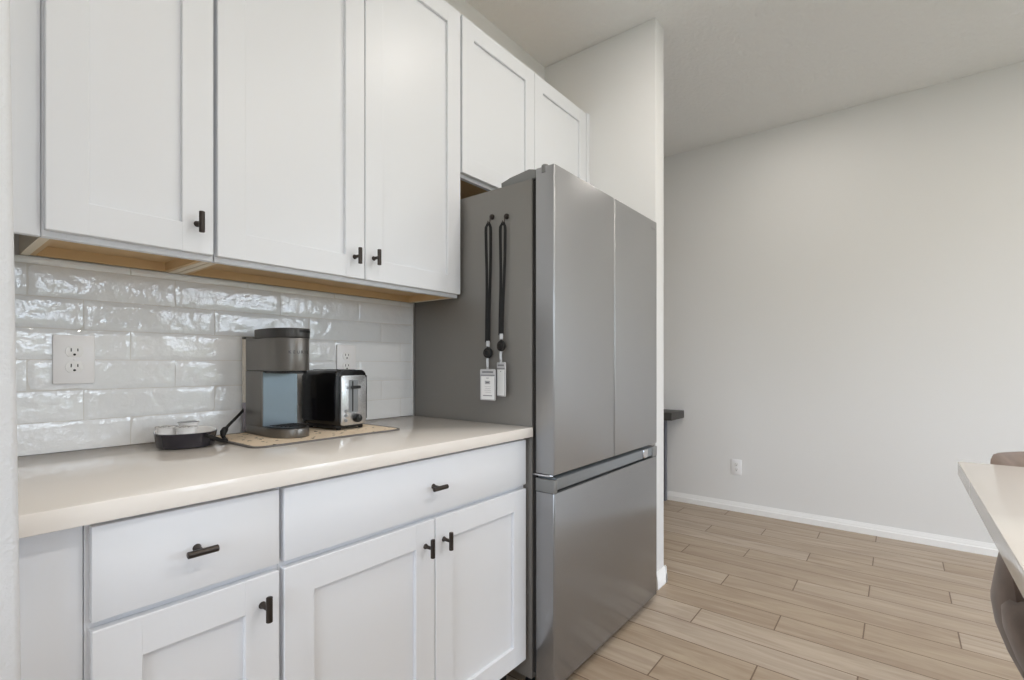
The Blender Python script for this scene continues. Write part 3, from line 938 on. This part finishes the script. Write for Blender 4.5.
def stool():
    cx, cy = 1.49, -2.0495
    t = thing('bar_stool', 'brown velvet tub bar stool tucked under the end of the island', 'stool', (cx, cy, 0))
    # seat: rounded tapering drum
    def sup(a, r, sq=1.0):
        return r * math.cos(a), r * math.sin(a)
    bm = BM()
    prof = [(0, .425), (.14, .425), (.175, .445), (.207, .490), (.236, .545), (.254, .600), (.256, .632), (.244, .655), (.21, .665), (.12, .669), (0, .670)]
    lathe(bm, prof, (cx - .10, cy, 0), 'z', 56)
    obj('seat', bm, M_velvet, t, angle=80)
    # wrap-around backrest shell, open toward the island (-x)
    bm = BM()
    NZ, NA = 22, 48
    amax = math.radians(118)
    def rz(z):
        T = [(.43, .185), (.47, .215), (.52, .238), (.57, .255), (.62, .262), (.68, .254), (.74, .244), (.80, .246), (.86, .256), (.93, .276)]
        for (z0, r0), (z1, r1) in zip(T, T[1:]):
            if z <= z1:
                f = (z - z0) / (z1 - z0); return r0 + (r1 - r0) * f
        return T[-1][1]
    outer, inner = [], []
    for j in range(NA + 1):
        a = -amax + 2 * amax * j / NA
        fa = abs(a) / amax
        top = .921 - .30 * max(0, (fa - .52) / .48) ** 1.6
        bot = .43 + .12 * max(0, (fa - .6) / .4) ** 2
        co, ci = [], []
        for i in range(NZ + 1):
            z = bot + (top - bot) * i / NZ
            e = min(i, NZ - i) / NZ
            th = .030 * min(1, math.sqrt(max(0, e) * 9 + .02)) * (1 - .5 * max(0, (fa - .8) / .2) ** 2)
            r = rz(z)
            x, y = math.cos(a), math.sin(a)
            co.append(bm.verts.new((cx + x * (r + 0), cy + y * (r + 0), z)))
            ci.append(bm.verts.new((cx + x * (r - th), cy + y * (r - th), z)))
        outer.append(co); inner.append(ci)
    for j in range(NA):
        for i in range(NZ):
            bm.faces.new((outer[j][i], outer[j + 1][i], outer[j + 1][i + 1], outer[j][i + 1]))
            bm.faces.new((inner[j][i], inner[j][i + 1], inner[j + 1][i + 1], inner[j + 1][i]))
        bm.faces.new((outer[j][NZ], outer[j + 1][NZ], inner[j + 1][NZ], inner[j][NZ]))
        bm.faces.new((outer[j][0], inner[j][0], inner[j + 1][0], outer[j + 1][0]))
    for j in (0, NA):
        for i in range(NZ):
            bm.faces.new((outer[j][i], outer[j][i + 1], inner[j][i + 1], inner[j][i]))
    obj('backrest', bm, M_velvet, t, angle=80)
    for sx, sy in ((1, 1), (1, -1), (-1, 1), (-1, -1)):
        bm = BM()
        tube(bm, [(cx - .05 + sx * .20, cy + sy * .205, .0005), (cx - .05 + sx * .10, cy + sy * .12, .434)], .012, 12, radii=[.009, .014])
        obj('leg', bm, M_leg, t)
    bm = BM()
    c = [(cx - .05 + sx * .165, cy + sy * .177, .16) for sx, sy in ((1, 1), (1, -1), (-1, -1), (-1, 1))]
    for k in range(4):
        tube(bm, [c[k], c[(k + 1) % 4]], .007, 10)
    obj('footrest', bm, M_leg, t)
stool()

# ------------------------------------------------------------------ light
w = bpy.data.worlds.new('daylight'); scene.world = w; w.use_nodes = True
nt = w.node_tree; bg = nt.nodes['Background']
tc = nt.nodes.new('ShaderNodeTexCoord'); sp = nt.nodes.new('ShaderNodeSeparateXYZ'); cr = nt.nodes.new('ShaderNodeValToRGB')
nt.links.new(tc.outputs['Generated'], sp.inputs[0])
# sky above a ragged line of garden trees, lawn below
tn = nt.nodes.new('ShaderNodeTexNoise'); tn.inputs['Scale'].default_value = 9; tn.inputs['Detail'].default_value = 4; tn.inputs['Roughness'].default_value = 0.6
nt.links.new(tc.outputs['Generated'], tn.inputs['Vector'])
ma = nt.nodes.new('ShaderNodeMath'); ma.operation = 'MULTIPLY_ADD'; ma.inputs[1].default_value = -0.75; ma.inputs[2].default_value = 0.33
nt.links.new(tn.outputs['Fac'], ma.inputs[0])
ad = nt.nodes.new('ShaderNodeMath'); ad.operation = 'ADD'
nt.links.new(sp.outputs['Z'], ad.inputs[0]); nt.links.new(ma.outputs[0], ad.inputs[1])
nt.links.new(ad.outputs[0], cr.inputs['Fac'])
e = cr.color_ramp.elements
e[0].position = 0.0; e[0].color = (0.14, 0.16, 0.13, 1)
e[1].position = 0.04; e[1].color = (0.80, 0.87, 1.0, 1)
nt.links.new(cr.outputs['Color'], bg.inputs['Color'])
bg.inputs['Strength'].default_value = 11.0

def area(name, loc, rot, sx, sy, power, col=(1, 1, 1), shape='RECTANGLE', portal=False):
    l = bpy.data.lights.new(name, 'AREA'); l.shape = shape; l.size = sx
    if shape == 'RECTANGLE': l.size_y = sy
    l.energy = power; l.color = col
    if portal: l.cycles.is_portal = True
    o = bpy.data.objects.new(name, l); o.location = loc; o.rotation_euler = rot; COL.objects.link(o)
    return o
for Mp, sx, sy in PORTALS:
    p = area('window_portal', (0, 0, 0), (0, 0, 0), sx, sy, 1, portal=True); p.matrix_world = Mp
# recessed ceiling lamps; an extra one is added to brighten the far wall
def downlight(x, y, p):
    area('downlight', (x, y, ZC - .012), (0, 0, 0), .15, .15, p, (1.0, .935, .865), 'DISK')
for x, y, p in ((0.5, -1.4, 4.5), (1.75, -1.2, 9), (-1.2, -1.2, 5), (0.0, -2.5, 10), (1.5, -2.5, 18), (3.0, -2.9, 9), (3.3, -1.1, 4), (3.2, -4.2, 3), (0.8, -4.0, 6), (-1.4, -4.0, 6)):
    downlight(x, y, p)

# ------------------------------------------------------------------ camera
cam = bpy.data.cameras.new('camera'); co = bpy.data.objects.new('camera', cam); COL.objects.link(co)
F = 490.15; A = 0.6686
cam.sensor_fit = 'HORIZONTAL'; cam.sensor_width = 36.0; cam.lens = 36.0 * F / 1024
cam.shift_x = 0.0
cam.shift_y = (364.15 - 340.0) / 1024
cam.clip_start = 0.02
co.location = (0, -1.6306, 1.1316)
co.rotation_euler = (PI / 2, 0, A - PI / 2)
scene.camera = co

vs = scene.view_settings
scene.display_settings.display_device = 'sRGB'
vs.view_transform = 'Standard'; vs.look = 'None'; vs.gamma = 1.0; vs.exposure = -0.23; vs.use_curve_mapping = False
scene.cycles.use_denoising = True
scene.cycles.max_bounces = 12; scene.cycles.diffuse_bounces = 8; scene.cycles.glossy_bounces = 5
scene.cycles.sample_clamp_indirect = 8.0
